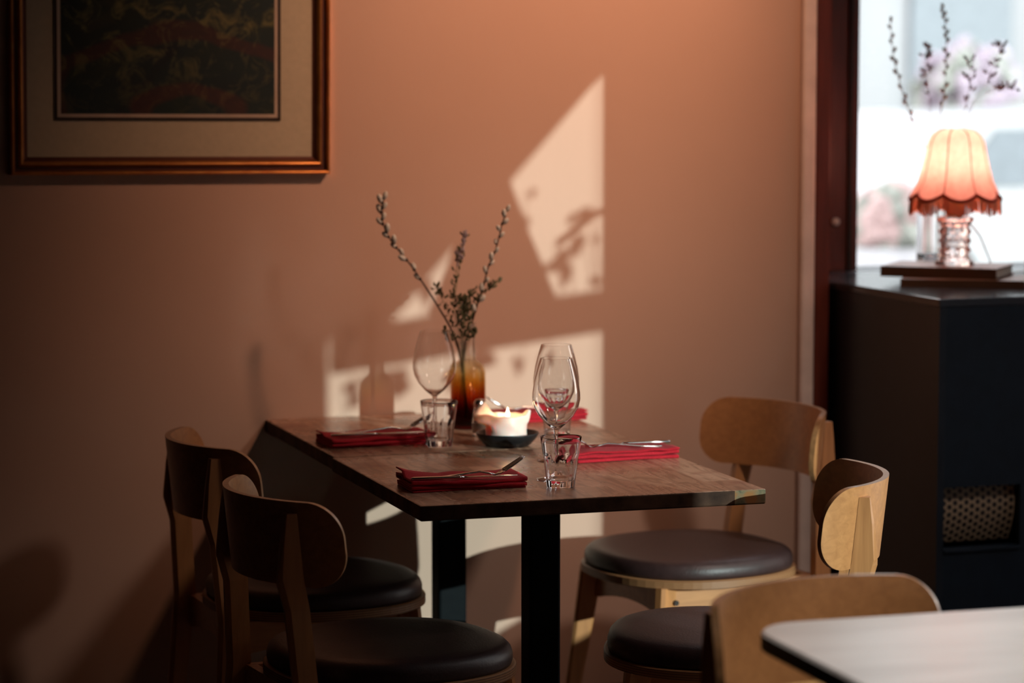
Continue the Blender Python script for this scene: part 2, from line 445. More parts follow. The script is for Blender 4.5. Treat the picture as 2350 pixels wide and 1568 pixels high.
def copy_tree(o, loc=None, rz=None, label=None, group=None, parent=None):
    c = o.copy(); COL.objects.link(c); c.parent = parent
    if loc is not None: c.location = loc
    if rz is not None: c.rotation_euler = (0, 0, rz)
    if label: c['label'] = label
    if group: c['group'] = group
    for ch in list(o.children): copy_tree(ch, parent=c)
    return c

# ------------------------------------------------------------------ the room
XL, YF, ZC = -2.2, -2.6, 2.9
WY0, WY1, WZ0, WZ1 = -0.02, 2.58, 1.00, 2.62       # right window opening
NX0, NY1, NZ0, NZ1 = 3.12, 6.75, 1.0, 2.62        # back window bay
bm = bmesh.new(); add_box(bm, XL - .2, XR + .3, YF - .2, NY1 + .1, -.12, 0); structure(from_bm('floor', bm, 'floor_wood'))
bm = bmesh.new(); add_box(bm, XL - .2, XR + .3, YF - .2, NY1 + .1, ZC, ZC + .15); structure(from_bm('ceiling', bm, 'ceiling_paint'))
bm = bmesh.new()
add_box(bm, XL - .2, NX0 - .036, YW, NY1, 0, ZC)
structure(from_bm('wall_back', bm, 'plaster'))
bm = bmesh.new()
add_box(bm, NX0, XR + .15, 6.64, NY1, 0, 1.0); add_box(bm, NX0 - .036, XR + .15, YW, NY1, NZ1, ZC)
structure(from_bm('wall_bay', bm, 'dark_wall'))
bm = bmesh.new(); add_box(bm, XL - .2, XL, YF, YW, 0, ZC); structure(from_bm('wall_left', bm, 'dark_wall'))
bm = bmesh.new(); add_box(bm, XL - .2, XR + .2, YF - .2, YF, 0, ZC); structure(from_bm('wall_front', bm, 'dark_wall'))
bm = bmesh.new()
add_box(bm, XR, XR + .15, YF, WY0, 0, ZC); add_box(bm, XR, XR + .15, WY1, 4.60, 0, ZC); add_box(bm, XR, XR + .15, 5.62, NY1, 0, ZC)
add_box(bm, XR, XR + .15, WY0, WY1, 0, WZ0); add_box(bm, XR, XR + .15, WY0, WY1, WZ1, ZC)
add_box(bm, XR, XR + .15, 4.60, 5.62, 0, .3); add_box(bm, XR, XR + .15, 4.60, 5.62, WZ1, ZC)
structure(from_bm('wall_right', bm, 'dark_wall'))
structure(boxobj('baseboard_back', (XL, NX0 - .08, YW - .014, YW, 0, .055), 'red_wood', None, .003))
# corner strip and red post at the end of the back wall
structure(boxobj('trim_1', (3.046, 3.084, YW - .022, YW, 0, ZC), 'pale_strip', None, .008, 3))
structure(boxobj('trim_2', (3.088, 3.128, YW - .012, YW + .30, 0, ZC), 'red_wood', None, .004))
bm = bmesh.new()
add_box(bm, 3.128, XR, YW + .26, YW + .30, 1.035, 1.036 + .02)
bm.free()
# window 1 (bay behind the cabinet)
win = thing('window_1', 'dark red framed window behind the fringed lamp', 'window'); del win['label'], win['category']; structure(win)
bm = bmesh.new()
add_box(bm, 3.128, 3.372, 6.60, 6.66, 1.035, NZ1)
add_box(bm, 3.372, XR, 6.60, 6.66, NZ1 - .08, NZ1)
fr = from_bm('window_frame', bm, 'red_wood', win)
boxobj('window_bead', (3.340, 3.352, 6.590, 6.60, 1.04, NZ1), 'dark_fillet', win)
boxobj('window_sill', (3.128, XR, 6.56, 6.74, 1.001, 1.035), 'navy_paint', win, .003)
boxobj('glass_pane', (3.372, XR, 6.628, 6.634, 1.035, NZ1 - .08), 'pane_glass', win)
bm = bmesh.new(); add_loft(bm, lathe_rings([(.006, 0), (.010, .004), (.010, .012), (.005, .016)], 16))
for v in bm.verts: v.co = Vector((3.305 + v.co.x, 6.60 - v.co.z, 1.165 + v.co.y))
kn = from_bm('knob', bm, 'white_plastic', win, True); kn['label'] = 'small pale knob'
# window 2 (right wall, sunlight comes in here)
win2 = thing('window_2', '', ''); del win2['label'], win2['category']; structure(win2)
bm = bmesh.new()
add_box(bm, XR + .03, XR + .09, WY0, WY0 + .05, WZ0, WZ1); add_box(bm, XR + .03, XR + .09, WY1 - .045, WY1, WZ0, WZ1)
add_box(bm, XR + .03, XR + .09, WY0, WY1, WZ0, WZ0 + .05); add_box(bm, XR + .03, XR + .09, WY0, WY1, WZ1 - .05, WZ1)
from_bm('window_frame', bm, 'red_wood', win2)
bm = bmesh.new(); add_tube(bm, [(XR + .03, 2.54, 1.975), (XR + .01, 2.50, 1.972), (XR, 2.30, 1.945)], .009, 8); from_bm('shadow_bar', bm, 'black_metal', win2)  # bar added to cast a short dark shadow on the back wall
boxobj('sun_trim_blind', (XR - .012, XR - .006, WY0, .86, 1.80, WZ1 + .05), 'dark_fillet', win2)  # added unseen blind that trims the left side of the sun patch
boxobj('window_sill', (XR - .16, XR + .02, WY0 - .03, WY1 + .03, WZ0 - .03, WZ0), 'red_wood', win2, .004)
boxobj('glass_pane', (XR + .058, XR + .062, WY0 + .05, WY1 - .045, WZ0 + .05, WZ1 - .05), 'pane_glass', win2)

win3 = thing('window_3', '', ''); del win3['label'], win3['category']; structure(win3)
bm = bmesh.new()
add_box(bm, XR + .03, XR + .09, 4.60, 4.65, .3, WZ1); add_box(bm, XR + .03, XR + .09, 5.57, 5.62, .3, WZ1)
add_box(bm, XR + .03, XR + .09, 4.65, 5.57, .3, .35); add_box(bm, XR + .03, XR + .09, 4.65, 5.57, WZ1 - .05, WZ1)
from_bm('window_frame', bm, 'red_wood', win3)
boxobj('window_sill', (XR - .10, XR + .02, 4.58, 5.64, .27, .30), 'red_wood', win3, .004)
boxobj('glass_pane', (XR + .058, XR + .062, 4.65, 5.57, .35, WZ1 - .05), 'pane_glass', win3)

# ------------------------------------------------------------------ outside
g = structure(boxobj('ground', (-20, 60, -60, 60, -.30, -.14), 'asphalt'))
def facade(x0, x1, y, h, mat, label, rows, cols, name='street_building'):
    b = thing(name, label, 'building', ((x0 + x1) / 2, y, -.14))
    W = (x1 - x0) / 2
    boxobj('wall', (-W, W, 0, 4, 0, h), mat, b)
    boxobj('cornice', (-W - .1, W + .1, -.25, .2, h - .3, h), 'facade_light', b)
    for i in range(cols):
        for j in range(rows):
            cx = -W + (i + .5) * 2 * W / cols; cz = 1.1 + j * 3.0
            f = boxobj('window', (cx - .55, cx + .55, -.06, .02, cz, cz + 1.6), 'facade_window', b)
            f.data.name = 'far_window'
    return b
facade(9.0, 14.2, 24.0, 9, 'facade_light', 'pale rendered house across the street behind the window glass, left part', 3, 3)
facade(14.3, 18.6, 25.5, 10, 'facade_grey', 'blue grey house across the street behind the lamp twigs', 3, 2)
facade(18.7, 27, 24.5, 8, 'facade_light', 'pale house across the street at the right edge of the window', 3, 4)
def car(loc, rz, mat, label):
    c = thing('parked_car', label, 'car', loc, rz)
    prof = [(-2.1, .35), (-2.15, .75), (-1.6, .9), (-1.0, 1.4), (.6, 1.42), (1.2, .95), (2.0, .8), (2.1, .4)]
    bm = bmesh.new(); add_loft(bm, [[(x, y, z) for x, z in prof] for y in (-.85, -.8, .8, .85)])
    body = from_bm('body', bm, mat, c)
    bm = bmesh.new(); add_loft(bm, [[(x * .9, y, z * .97 + .0) for x, z in ((-1.35, 1.0), (-1.02, 1.36), (.55, 1.38), (1.05, 1.0))] for y in (-.87, .87)])
    from_bm('side_window', bm, 'facade_window', c)
    for x in (-1.35, 1.35):
        for y in (-.8, .8):
            bm = bmesh.new(); add_loft(bm, [[(x + .33 * math.cos(a * PI / 8), y + s, .33 + .33 * math.sin(a * PI / 8)) for a in range(16)] for s in (-.09, .09)])
            from_bm('wheel', bm, 'rubber', c)
    return c
car((9.4, 16.0, -.14), R_(8), 'car_white', 'white parked car blurred behind the window glass')
def shrub(loc, r, flower, label, h=.5):
    s = thing('potted_shrub', label, 'plant', loc)
    lathe('pot', [(.16, 0), (.22, .02), (.27, h), (.25, h), (.22, h - .04)], 'car_white', s, 24)
    bm = bmesh.new(); rnd = random.Random(int(loc[0] * 97))
    for i in range(160):
        a = rnd.uniform(0, 2 * PI); e = math.acos(rnd.uniform(-.5, 1)); q = r * rnd.uniform(.75, 1)
        c = (q * math.sin(e) * math.cos(a), q * math.sin(e) * math.sin(a), h + r * .75 + q * math.cos(e))
        add_blob(bm, c, rnd.uniform(.04, .09), (rnd.uniform(-1, 1), rnd.uniform(-1, 1), 1), 1.4, 1 if rnd.random() < .55 else 0, 5, 3)
    from_bm('foliage', bm, ['shrub_leaf', flower], s)
    return s
shrub((6.62, 12.6, -.14), .15, 'shrub_flower', 'pink flowering shrub outside low behind the left side of the window', .80)
shrub((11.2, 20.0, -.14), .42, 'blossom', 'lilac blossom bush outside behind the twigs above the lamp', 1.15)
# added unseen houses: the corner one stops low sun, dark ones block sky
facade(10.0, 14.5, -12.38, 8, 'facade_light', 'tall pale corner house outside the right hand window', 2, 3)
facade(9.0, 12.0, -3.8, 9, 'facade_dark', 'dark brick house across the side street, opposite the window', 2, 2)
facade(9.5, 12.0, -8.1, 9, 'facade_dark', 'dark brick house across the side street, next to the corner house', 2, 2)
facade(9.0, 12.0, .5, 9, 'facade_dark', 'dark brick house across the side street, nearest the shop corner', 2, 2)
# added unseen awning and board by the right window, shaped to cut the sunlight
aw = thing('sun_cut_awning', 'dark red cloth awning outside over the right hand window', 'awning')
bm = bmesh.new()
P = [(4.16, 2.75, 2.95), (4.16, -1.3, 2.95), (4.92, -1.3, 2.40), (4.046, 2.75, 2.40)]
lo = [Vector(q) for q in P]
add_loft(bm, [[q for q in lo], [q + Vector((.004, 0, .012)) for q in lo]])
aw_c = from_bm('cloth', bm, 'awning_cloth', aw)
bm = bmesh.new(); add_tube(bm, [(4.92, -1.3, 2.40), (4.21, 1.98, 2.40), (4.10, 2.55, 2.40)], .012, 8); from_bm('front_rail', bm, 'black_metal', aw)
arm = thing('shade_board', 'long dark board sign fixed outside the right hand window', 'sign')
bm = bmesh.new(); d = Vector((4.6 - 4.12, 1.08 - .73, 0)).normalized(); nrm = Vector((-d.y, d.x, 0))
c0 = Vector((4.07, .69, 1.97)); c1 = Vector((4.95, 1.335, 1.97))
add_loft(bm, [[c + nrm * a + Vector((0, 0, z)) for a, z in ((-.012, 0), (.012, 0), (.012, .10), (-.012, .10))] for c in (c0, c1)])
from_bm('board', bm, 'dark_fillet', arm)
bm = bmesh.new(); add_tube(bm, [c0 + Vector((0, 0, .10)), c0 + Vector((.01, 0, .5))], .01, 8); from_bm('bracket', bm, 'black_metal', arm)

vine = thing('dapple_vine', 'leafy dark vine trailing along the board outside the right hand window', 'plant')
rv = random.Random(12); bm = bmesh.new(); bs = bmesh.new(); pv = []  # leaves added to break up the edges of the sun patch
for i in range(41):
    u = i / 40; c = c0.lerp(c1, u); pv.append(c + nrm * .02 + Vector((0, 0, .03 + .02 * math.sin(u * 21))))
add_tube(bs, pv, .004, 6)
for i in range(26):
    u = rv.uniform(.02, .60); c = c0.lerp(c1, u) + nrm * .02; up_ = rv.random() < .5
    ln = rv.uniform(.03, .13) if not up_ else rv.uniform(.12, .30 if .2 < u < .45 else .2)
    e = c + Vector((rv.uniform(-.03, .03), rv.uniform(-.03, .03), (.10 + ln) if up_ else -ln))
    add_tube(bs, [c + Vector((0, 0, .03)), c.lerp(e, .5) + Vector((.01, .01, 0)), e], .0018, 5)
    for k in range(rv.randint(2, 5)):
        q = c.lerp(e, rv.uniform(.35, 1)) + Vector((rv.uniform(-.02, .02), rv.uniform(-.03, .03), rv.uniform(-.01, .01)))
        add_blob(bm, q, rv.uniform(.008, .018), (rv.uniform(-1, 1), rv.uniform(-1, 1), rv.uniform(-1, 1)), 1.7, 0, 6, 4)
from_bm('stem', bs, 'twig_bark', vine); from_bm('leaves', bm, 'leaf', vine)

# ------------------------------------------------------------------ tables
def bevel_top(bm, off=.003): bmesh.ops.bevel(bm, geom=list(bm.edges), offset=off, segments=2, affect='EDGES', profile=.5)
def cafe_table(name, label, loc, rz, w, d, wood, edge='table_edge'):
    t = thing(name, label, 'table', (loc[0], loc[1], 0), rz)
    bm = bmesh.new(); add_box(bm, -w / 2, w / 2, -d / 2, d / 2, .720, .750); bevel_top(bm, .0032)
    for f in bm.faces:
        f.material_index = 0 if f.calc_center_median().z > .7485 or abs(f.normal.z) > .9 else 1
    bm.normal_update()
    for f in bm.faces: f.material_index = 0 if f.normal.z > .5 else 1
    from_bm('tabletop', bm, [wood, edge], t)
    boxobj('pedestal', (-.033, .033, -.033, .033, .016, .708), 'black_metal', t, .006)
    boxobj('mounting_plate', (-.17, .17, -.17, .17, .708, .7199), 'black_metal', t, .002)
    boxobj('base_plate', (-.21, .21, -.21, .21, 0, .016), 'black_metal', t, .004)
    return t
TR = R_(-2.2)
near_t = cafe_table('cafe_table', 'square dark wood table nearest the camera, worn right corner, black pedestal', (1.979, 5.266), TR, .704, .682, 'table_wood')
far_t = cafe_table('cafe_table', 'square dark wood table pushed against the wall, carrying the amber vase', (2.010, 5.943), TR, .700, .657, 'table_wood_far')
# pale table in the foreground
pt = thing('pale_table', 'pale topped table with rounded corner, blurred in the foreground at lower right', 'table', (2.08, 3.33, 0), R_(-3.0))
def rrect(w, d, r, k=8):
    P = []
    for cx, cy, a0 in ((w / 2 - r, d / 2 - r, 0), (-w / 2 + r, d / 2 - r, 90), (-w / 2 + r, -d / 2 + r, 180), (w / 2 - r, -d / 2 + r, 270)):
        for i in range(k + 1):
            a = R_(a0 + 90 * i / k); P.append((cx + r * math.cos(a), cy + r * math.sin(a)))
    return P
def slab(bm, w, d, r, zs):
    rings = []
    for inset, z in zs: rings.append([(x, y, z) for x, y in rrect(w - 2 * inset, d - 2 * inset, r - inset)])
    add_loft(bm, rings)
bm = bmesh.new(); slab(bm, .76, .74, .085, [(.003, .722), (0, .725), (0, .746), (.004, .75)])
bm.normal_update()
bmesh.ops.recalc_face_normals(bm, faces=bm.faces)
for f in bm.faces: f.material_index = 0 if f.normal.z > .6 else 1
from_bm('tabletop', bm, ['pale_table', 'black_metal'], pt)
boxobj('pedestal', (-.035, .035, -.035, .035, .016, .7215), 'black_metal', pt, .006)
boxobj('base_plate', (-.21, .21, -.21, .21, 0, .016), 'black_metal', pt, .004)

# ------------------------------------------------------------------ chairs
BR, BA, BE, BZ0, BZ1, BT = .280, R_(56), .017, .628, .786, .012
def back_pt(a, z, r=BR):
    rec = (z - .45) * math.tan(R_(6))
    return (-BE - r * math.cos(a) - rec + .02, r * math.sin(a), z)
def make_backrest(parent):
    bm = bmesh.new(); nu, nv = 64, 12; H = BZ1 - BZ0; Lh = BR * BA; rc = .066
    us = [math.sin(PI / 2 * (i / nu * 2 - 1)) for i in range(nu + 1)]
    def sheet(r):
        g = []
        for u in us:
            s = u * Lh; ex = max(0, abs(s) - (Lh - rc)); hh = H / 2 - rc + math.sqrt(max(0, rc * rc - ex * ex))
            zc = (BZ0 + BZ1) / 2
            g.append([bm.verts.new(back_pt(s / BR, zc + hh * (2 * j / nv - 1), r)) for j in range(nv + 1)])
        return g
    A, B = sheet(BR - BT / 2), sheet(BR + BT / 2)
    for G, mi in ((A, 0), (B, 0)):
        for i in range(nu):
            for j in range(nv):
                f = bm.faces.new((G[i][j], G[i + 1][j], G[i + 1][j + 1], G[i][j + 1])); f.material_index = mi
    for i in range(nu):
        for j in (0, nv):
            f = bm.faces.new((A[i][j], A[i + 1][j], B[i + 1][j], B[i][j])); f.material_index = 1
    for i in (0, nu):
        for j in range(nv):
            f = bm.faces.new((A[i][j], A[i][j + 1], B[i][j + 1], B[i][j])); f.material_index = 1
    bmesh.ops.remove_doubles(bm, verts=bm.verts, dist=1e-5)
    o = from_bm('backrest', bm, ['chair_wood', 'ply_rim'], parent); auto_smooth(o, 50); return o
def taper_bar(bm, p0, p1, s0, s1, side):
    # rectangular bar between two points, side = direction of the wide face
    p0, p1 = Vector(p0), Vector(p1); d = (p1 - p0).normalized(); a = Vector(side); a = (a - d * a.dot(d)).normalized(); b = d.cross(a)
    def ring(p, s):
        w, t = s[0] / 2, s[1] / 2; c = min(w, t) * .45; out = []
        for sx_, sy_, fl in ((1, 1, 0), (-1, 1, 1), (-1, -1, 0), (1, -1, 1)):
            q = [(sx_ * w, sy_ * (t - c)), (sx_ * (w - c), sy_ * t)]
            if fl: q.reverse()
            out += [p + a * x + b * y for x, y in q]
        return out
    add_loft(bm, [ring(p0, s0), ring(p1, s1)])
def squircle(r, n=72, e=2.35):
    out = []
    for i in range(n):
        a = 2 * PI * i / n; c, s = math.cos(a), math.sin(a)
        k = (abs(c) ** e + abs(s) ** e) ** (-1 / e); out.append((r * k * c, r * k * s))
    return out
def make_chair(name, label, loc, rz):
    t = thing(name, label, 'chair', (loc[0], loc[1], 0), rz)
    # seat pad, domed leather
    bm = bmesh.new(); R0 = .229
    prof = [(.99, .437), (1.0, .444), (1.0, .456), (.985, .466), (.955, .473), (.90, .4775), (.75, .479), (.45, .478), (.15, .4775)]
    add_loft(bm, [[(x, y, z) for x, y in squircle(R0 * k)] for k, z in prof])
    from_bm('seat', bm, 'leather', t, True)
    bm = bmesh.new()
    add_loft(bm, [[(x, y, z) for x, y in squircle(.236 * k)] for k, z in ((.985, .4165), (1, .4185), (1, .4345), (.985, .4365))])
    from_bm('seat_board', bm, 'ply_edge', t)
    # four rails under the seat, arched
    lg = [(.150, .150), (.150, -.150), (-.222, .168), (-.222, -.168)]
    for a, b in ((0, 1), (1, 3), (3, 2), (2, 0)):
        p, q = Vector((*lg[a], 0)), Vector((*lg[b], 0)); d = (q - p).normalized(); nn = Vector((-d.y, d.x, 0))
        bm = bmesh.new(); rings = []
        for i in range(13):
            s = i / 12; c = p.lerp(q, s); arch = .020 * math.sin(PI * s)
            zb = .345 + arch
            rings.append([c + nn * .010 + Vector((0, 0, zb)), c + nn * .010 + Vector((0, 0, .4162)), c - nn * .010 + Vector((0, 0, .4162)), c - nn * .010 + Vector((0, 0, zb))])
        add_loft(bm, rings); from_bm('apron_rail', bm, 'chair_wood', t)
    for x, y in lg[:2]:
        sy = 1 if y > 0 else -1
        bm = bmesh.new()
        taper_bar(bm, (x + .012, y + sy * .012, .4160), (x + .062, y + sy * .050, 0), (.052, .030), (.028, .022), (1, sy * .35, 0))
        leg = from_bm('leg', bm, 'chair_wood_z', t)
        bm = bmesh.new()
        M = Matrix.Translation((x - .004, y + sy * .029, .385))
        rings = [[M @ Vector((.006 * math.cos(k * PI / 6), sy * s, .006 * math.sin(k * PI / 6))) for k in range(12)] for s in (-.004, .004)]
        add_loft(bm, rings); from_bm('bolt', bm, 'bolt_metal', leg)
    for sy in (1, -1):
        # rear leg carries on upwards as a fin that holds the backrest
        a = sy * R_(36)
        top = Vector(back_pt(a, .765, BR + BT / 2)); mid = Vector(back_pt(a, .640, BR + BT / 2))
        rad = Vector((-1, 0, 0)); tan = Vector((0, 1, 0))
        bm = bmesh.new(); T = .011
        fl = Vector((-.272, sy * .215, 0)); se = Vector((-.243, sy * .186, .42))
        secs = []  # (inner point, outer point) along height
        secs.append((fl + rad * -.014, fl + rad * .016))
        secs.append((se + rad * -.024, se + rad * .022))
        low = mid - Vector((0, 0, .055)) + Vector((.006, 0, 0)) 
        secs.append((low + rad * -.012, low + rad * .034))
        secs.append((mid - Vector((0, 0, .014)) + rad * -.010, mid - Vector((0, 0, .004)) + rad * .042))
        secs.append((mid + rad * .004, mid + Vector((0, 0, .006)) + rad * .042))
        secs.append((top.lerp(mid, .4) + rad * .004, top.lerp(mid, .4) + rad * .027))
        secs.append((top + rad * .004, top + rad * .014))
        rings = []
        for pi_, po in secs:
            pa, pb = pi_ + tan * T, pi_ - tan * T
            if pi_.z > BZ0 + .004:      # the post is cut to sit flush on the bent board
                for q_ in (pa, pb):
                    q_.x = back_pt(math.asin(q_.y / (BR + BT / 2)), q_.z, BR + BT / 2)[0] - .0012
            rings.append([pa, pi_.lerp(po, .8) + tan * T, po + tan * T * .3, po - tan * T * .3, pi_.lerp(po, .8) - tan * T, pb])
        add_loft(bm, rings); o = from_bm('leg', bm, 'chair_wood_z', t); o['label'] = 'rear leg rising as a tapered post behind the backrest'
    make_backrest(t)
    return t
c1 = make_chair('dining_chair', 'plywood chair with black seat nearest the camera at the left side of the tables', (1.585, 5.045), R_(5))
copy_tree(c1, (1.640, 5.765, 0), R_(1), 'plywood chair on the left by the wall, behind the near left chair')
copy_tree(c1, (2.550, 5.82, 0), R_(189), 'plywood chair on the right by the wall, dark inner backrest toward the room')
copy_tree(c1, (2.240, 4.935, 0), R_(155), 'plywood chair right of the near table with its backrest lit gold by the sun')
copy_tree(c1, (1.925, 3.545, 0), R_(288), 'plywood chair tucked under the pale foreground table, backrest turned to the dark tables')

# ------------------------------------------------------------------ radiator cabinet with grille
cb = thing('radiator_cabinet', 'tall dark navy cabinet with perforated grille under the window lamp', 'cabinet', (0, 0, 0))
CX0, CY0, CY1, CZ = 3.140, 5.722, 6.555, 1.035
bm = bmesh.new()
add_box(bm, CX0, CX0 + .018, CY0, CY1, 0, CZ - .02)
add_box(bm, XR - .024, XR - .004, CY0, CY1, 0, CZ - .02)
add_box(bm, CX0 + .018, XR - .024, CY1 - .02, CY1, 0, CZ - .02)
from_bm('body', bm, 'navy_paint', cb)
bm = bmesh.new()
add_box(bm, CX0 + .018, XR - .024, CY0, CY0 + .018, .590, CZ - .02)
add_box(bm, CX0 + .018, XR - .024, CY0, CY0 + .018, 0, .437)
add_box(bm, 3.362, XR - .024, CY0, CY0 + .018, .437, .590)
from_bm('front_panel', bm, 'navy_front', cb)
boxobj('top', (CX0 - .002, XR - .004, CY0 - .002, CY1, CZ - .0198, CZ), 'navy_top', cb, .003)
boxobj('ledge', (CX0 + .018, 3.362, CY0 - .006, CY0 + .03, .437, .444), 'navy_front', cb, .001)
# curved perforated sheet
bm = bmesh.new(); uvl = bm.loops.layers.uv.new('UVMap'); K = 20; prev = None; acc = 0; lastp = None
for i in range(K + 1):
    s = i / K; z = .452 + (.590 - .452) * s; y = CY0 + .055 - .040 * math.sin(min(1, s * 1.15) * PI / 2) + .02 * s * s
    if lastp: acc += math.hypot(z - lastp[0], y - lastp[1])
    lastp = (z, y)
    cur = (bm.verts.new((CX0 + .018, y, z)), bm.verts.new((3.362, y, z)), acc)
    if prev:
        f = bm.faces.new((prev[0], prev[1], cur[1], cur[0]))
        for lp, (uu, vv) in zip(f.loops, ((0, prev[2]), (.204, prev[2]), (.204, cur[2]), (0, cur[2]))): lp[uvl].uv = (uu / .0300, vv / .0186)
    prev = cur
from_bm('perforated_grille', bm, 'perforated', cb, True)

# ------------------------------------------------------------------ books under the lamp
def book(label, corner, ang, w, d, z0, h, cover):
    b = thing('book', label, 'book', (corner[0], corner[1], z0), ang, 'books under the table lamp')
    bm = bmesh.new()
    add_box(bm, 0, w, 0, d, 0, .003); add_box(bm, 0, w, 0, d, h - .003, h); add_box(bm, 0, w, 0, .003, .003, h - .003)
    from_bm('cover', bm, cover, b)
    boxobj('pages', (.004, w - .004, .0032, d - .004, .0031, h - .0031), 'paper', b)
    return b
b2 = book('lower thin book under the lamp, slightly wider, on the cabinet', (3.222, 6.073), R_(-33.5), .300, .20, 1.0352, .019, 'book_brown')
b1 = book('upper dark brown book lying directly under the lamp base', (3.215, 6.165), R_(-42.5), .290, .20, 1.0544, .026, 'book_brown')

# ------------------------------------------------------------------ fringed table lamp
LZ = 1.0806
lp = thing('table_lamp', 'lit table lamp with pink scalloped fringed shade and crystal base on books', 'lamp', (3.405, 6.135, LZ), 0)
def crys(r, z, a): return r * (1 + .07 * math.cos(10 * a) * math.cos(z * 330))
lathe('crystal_base', [(.012, .0), (.046, .0), (.046, .012)] + [(.037 + .003 * math.cos(i * 1.25), .014 + i * .0046) for i in range(20)] + [(.046, .110), (.046, .118), (.02, .121)], 'crystal', lp, 60, crys)
lathe('neck', [(.02, .1212), (.024, .124), (.022, .150), (.012, .156), (.012, .165)], 'brass', lp, 32)
bm = bmesh.new(); add_blob(bm, (0, 0, .215), .024, (0, 0, 1), 1.35, 0, 20, 12); from_bm('bulb', bm, 'bulb_glow', lp, True)
NS = 8
def shade_rf(r, z, a):
    t = max(0, min(1, (.330 - z) / .165))
    lobe = abs(math.sin(NS * a / 2)) ; return r * (1 - .085 * (1 - lobe) ** 2 * (.4 + .6 * t))
prof = [(.030, .338), (.048, .333), (.062, .322), (.070, .305), (.076, .275), (.084, .240), (.093, .210), (.106, .186), (.112, .176)]
bm = bmesh.new(); n = 96; rings = []
for k, (r, z) in enumerate(prof):
    rr = []
    for i in range(n):
        a = 2 * PI * i / n + .2; f = k / (len(prof) - 1); lobe = abs(math.sin(NS * a / 2))
        rr.append((shade_rf(r, z, a) * math.cos(a), shade_rf(r, z, a) * math.sin(a), z - .016 * lobe * f ** 6 + .004 * f ** 6))
    rings.append(rr)
add_loft(bm, rings, cap=False); sh = from_bm('lamp_shade', bm, 'shade_cloth', lp, True)
bm = bmesh.new()
for s in range(NS):
    a = 2 * PI * s / NS
    add_tube(bm, [(shade_rf(r, z, a) * math.cos(a) * 1.008, shade_rf(r, z, a) * math.sin(a) * 1.008, z + (.004 if k == len(prof) - 1 else 0)) for k, (r, z) in enumerate(prof)], .0014, 6)
from_bm('seam_piping', bm, 'shade_trim', lp)
bm = bmesh.new(); pts = []
for i in range(97):
    a = 2 * PI * i / 96; lobe = abs(math.sin(NS * a / 2)); r = shade_rf(.1125, .176, a)
    pts.append((r * math.cos(a), r * math.sin(a), .178 - .016 * lobe))
add_tube(bm, pts, .0042, 8); from_bm('trim_band', bm, 'shade_trim', lp, True)
bm = bmesh.new()
for i in range(280):
    a = 2 * PI * i / 280; lobe = abs(math.sin(NS * a / 2)); r = shade_rf(.1125, .176, a); z = .176 - .016 * lobe
    q = random.uniform(-.002, .002)
    add_tube(bm, [(r * math.cos(a), r * math.sin(a), z), ((r + q) * math.cos(a + .005), (r + q) * math.sin(a + .005), z - .035 + q * 2)], .0013, 4)
fo = from_bm('fringe', bm, 'fringe', lp); fo['kind'] = 'stuff'
bl = light('lamp_bulb_light', 'POINT', (0, 0, .25), 1.0, (1.0, .66, .48), shadow_soft_size=.03); bl.parent = lp
# lamp cord
bm = bmesh.new(); add_tube(bm, [(3.43, 6.13, 1.20), (3.49, 6.16, 1.15), (3.56, 6.22, 1.07), (3.62, 6.30, 1.039), (3.78, 6.40, 1.0385)], .0022, 6)
tag(from_bm('lamp_cord', bm, 'pale_strip', None), 'pale lamp cord slanting down right of the crystal lamp base', 'cord')
# clear cylinder vase with twigs behind the lamp
def vase_tube(prof_o, th=.0028): return prof_o + [(max(.001, r - th), z) for r, z in reversed(prof_o) if z > .006] + [(.001, .008)]
wv = thing('window_vase', 'clear glass vase behind the lamp, half hidden by its base', 'vase', (3.452, 6.335, 1.0352), 0)
lathe('glass_body', vase_tube([(.036, 0), (.040, .003), (.041, .06), (.041, .150), (.041, .175)]), 'wine_glass', wv, 40)

def make_branch(name, label, pts, base_r, buds, parent=None, kind='catkin', twig='twig_bark', loc=(0, 0, 0), seed=1, cat='branch', group=None):
    rnd = random.Random(seed)
    t = thing(name, label, cat, loc, 0, group)
    P = [Vector(p) - Vector(loc) for p in pts]
    # smooth
    def cr(p0, p1, p2, p3, u): return .5 * ((2 * p1) + (-p0 + p2) * u + (2 * p0 - 5 * p1 + 4 * p2 - p3) * u * u + (-p0 + 3 * p1 - 3 * p2 + p3) * u ** 3)
    S = []
    for i in range(len(P) - 1):
        a, b, c, d = P[max(i - 1, 0)], P[i], P[i + 1], P[min(i + 2, len(P) - 1)]
        for k in range(6): S.append(cr(a, b, c, d, k / 6))
    S.append(P[-1])
    bm = bmesh.new(); add_tube(bm, S, [base_r * (1 - .6 * i / len(S)) for i in range(len(S))], 7); from_bm('stem', bm, twig, t, True)
    return t, S, rnd

def catkins(t, S, rnd, t0, n, size=.0060, camx=Vector((.94, -.34, 0))):
    L_ = len(S) - 1; bm = bmesh.new(); side = 1; bm2 = bmesh.new()
    for i in range(n):
        u = t0 + (1 - t0) * i / max(1, n - 1); k = min(L_, int(u * L_)); p = S[k]; d = (S[min(k + 1, L_)] - S[max(k - 1, 0)]).normalized()
        side = -side; ax = (camx * side * rnd.uniform(.4, 1) + Vector((-.34, -.94, 0)) * rnd.uniform(-.6, .6))
        dd = (d * 1.2 + ax * .7).normalized(); r = size * rnd.uniform(.8, 1.15)
        if i == n - 1: dd = d
        add_blob(bm, p + dd * r * 1.7 + ax * .002, r, dd, 1.75, 0, 8, 6)
        add_blob(bm2, p + dd * r * .5, r * .75, dd, 1.2, 0, 6, 4)
    o = from_bm('catkins', bm, 'catkin', t, True); o2 = from_bm('bud_scales', bm2, 'twig_bark', t, True)

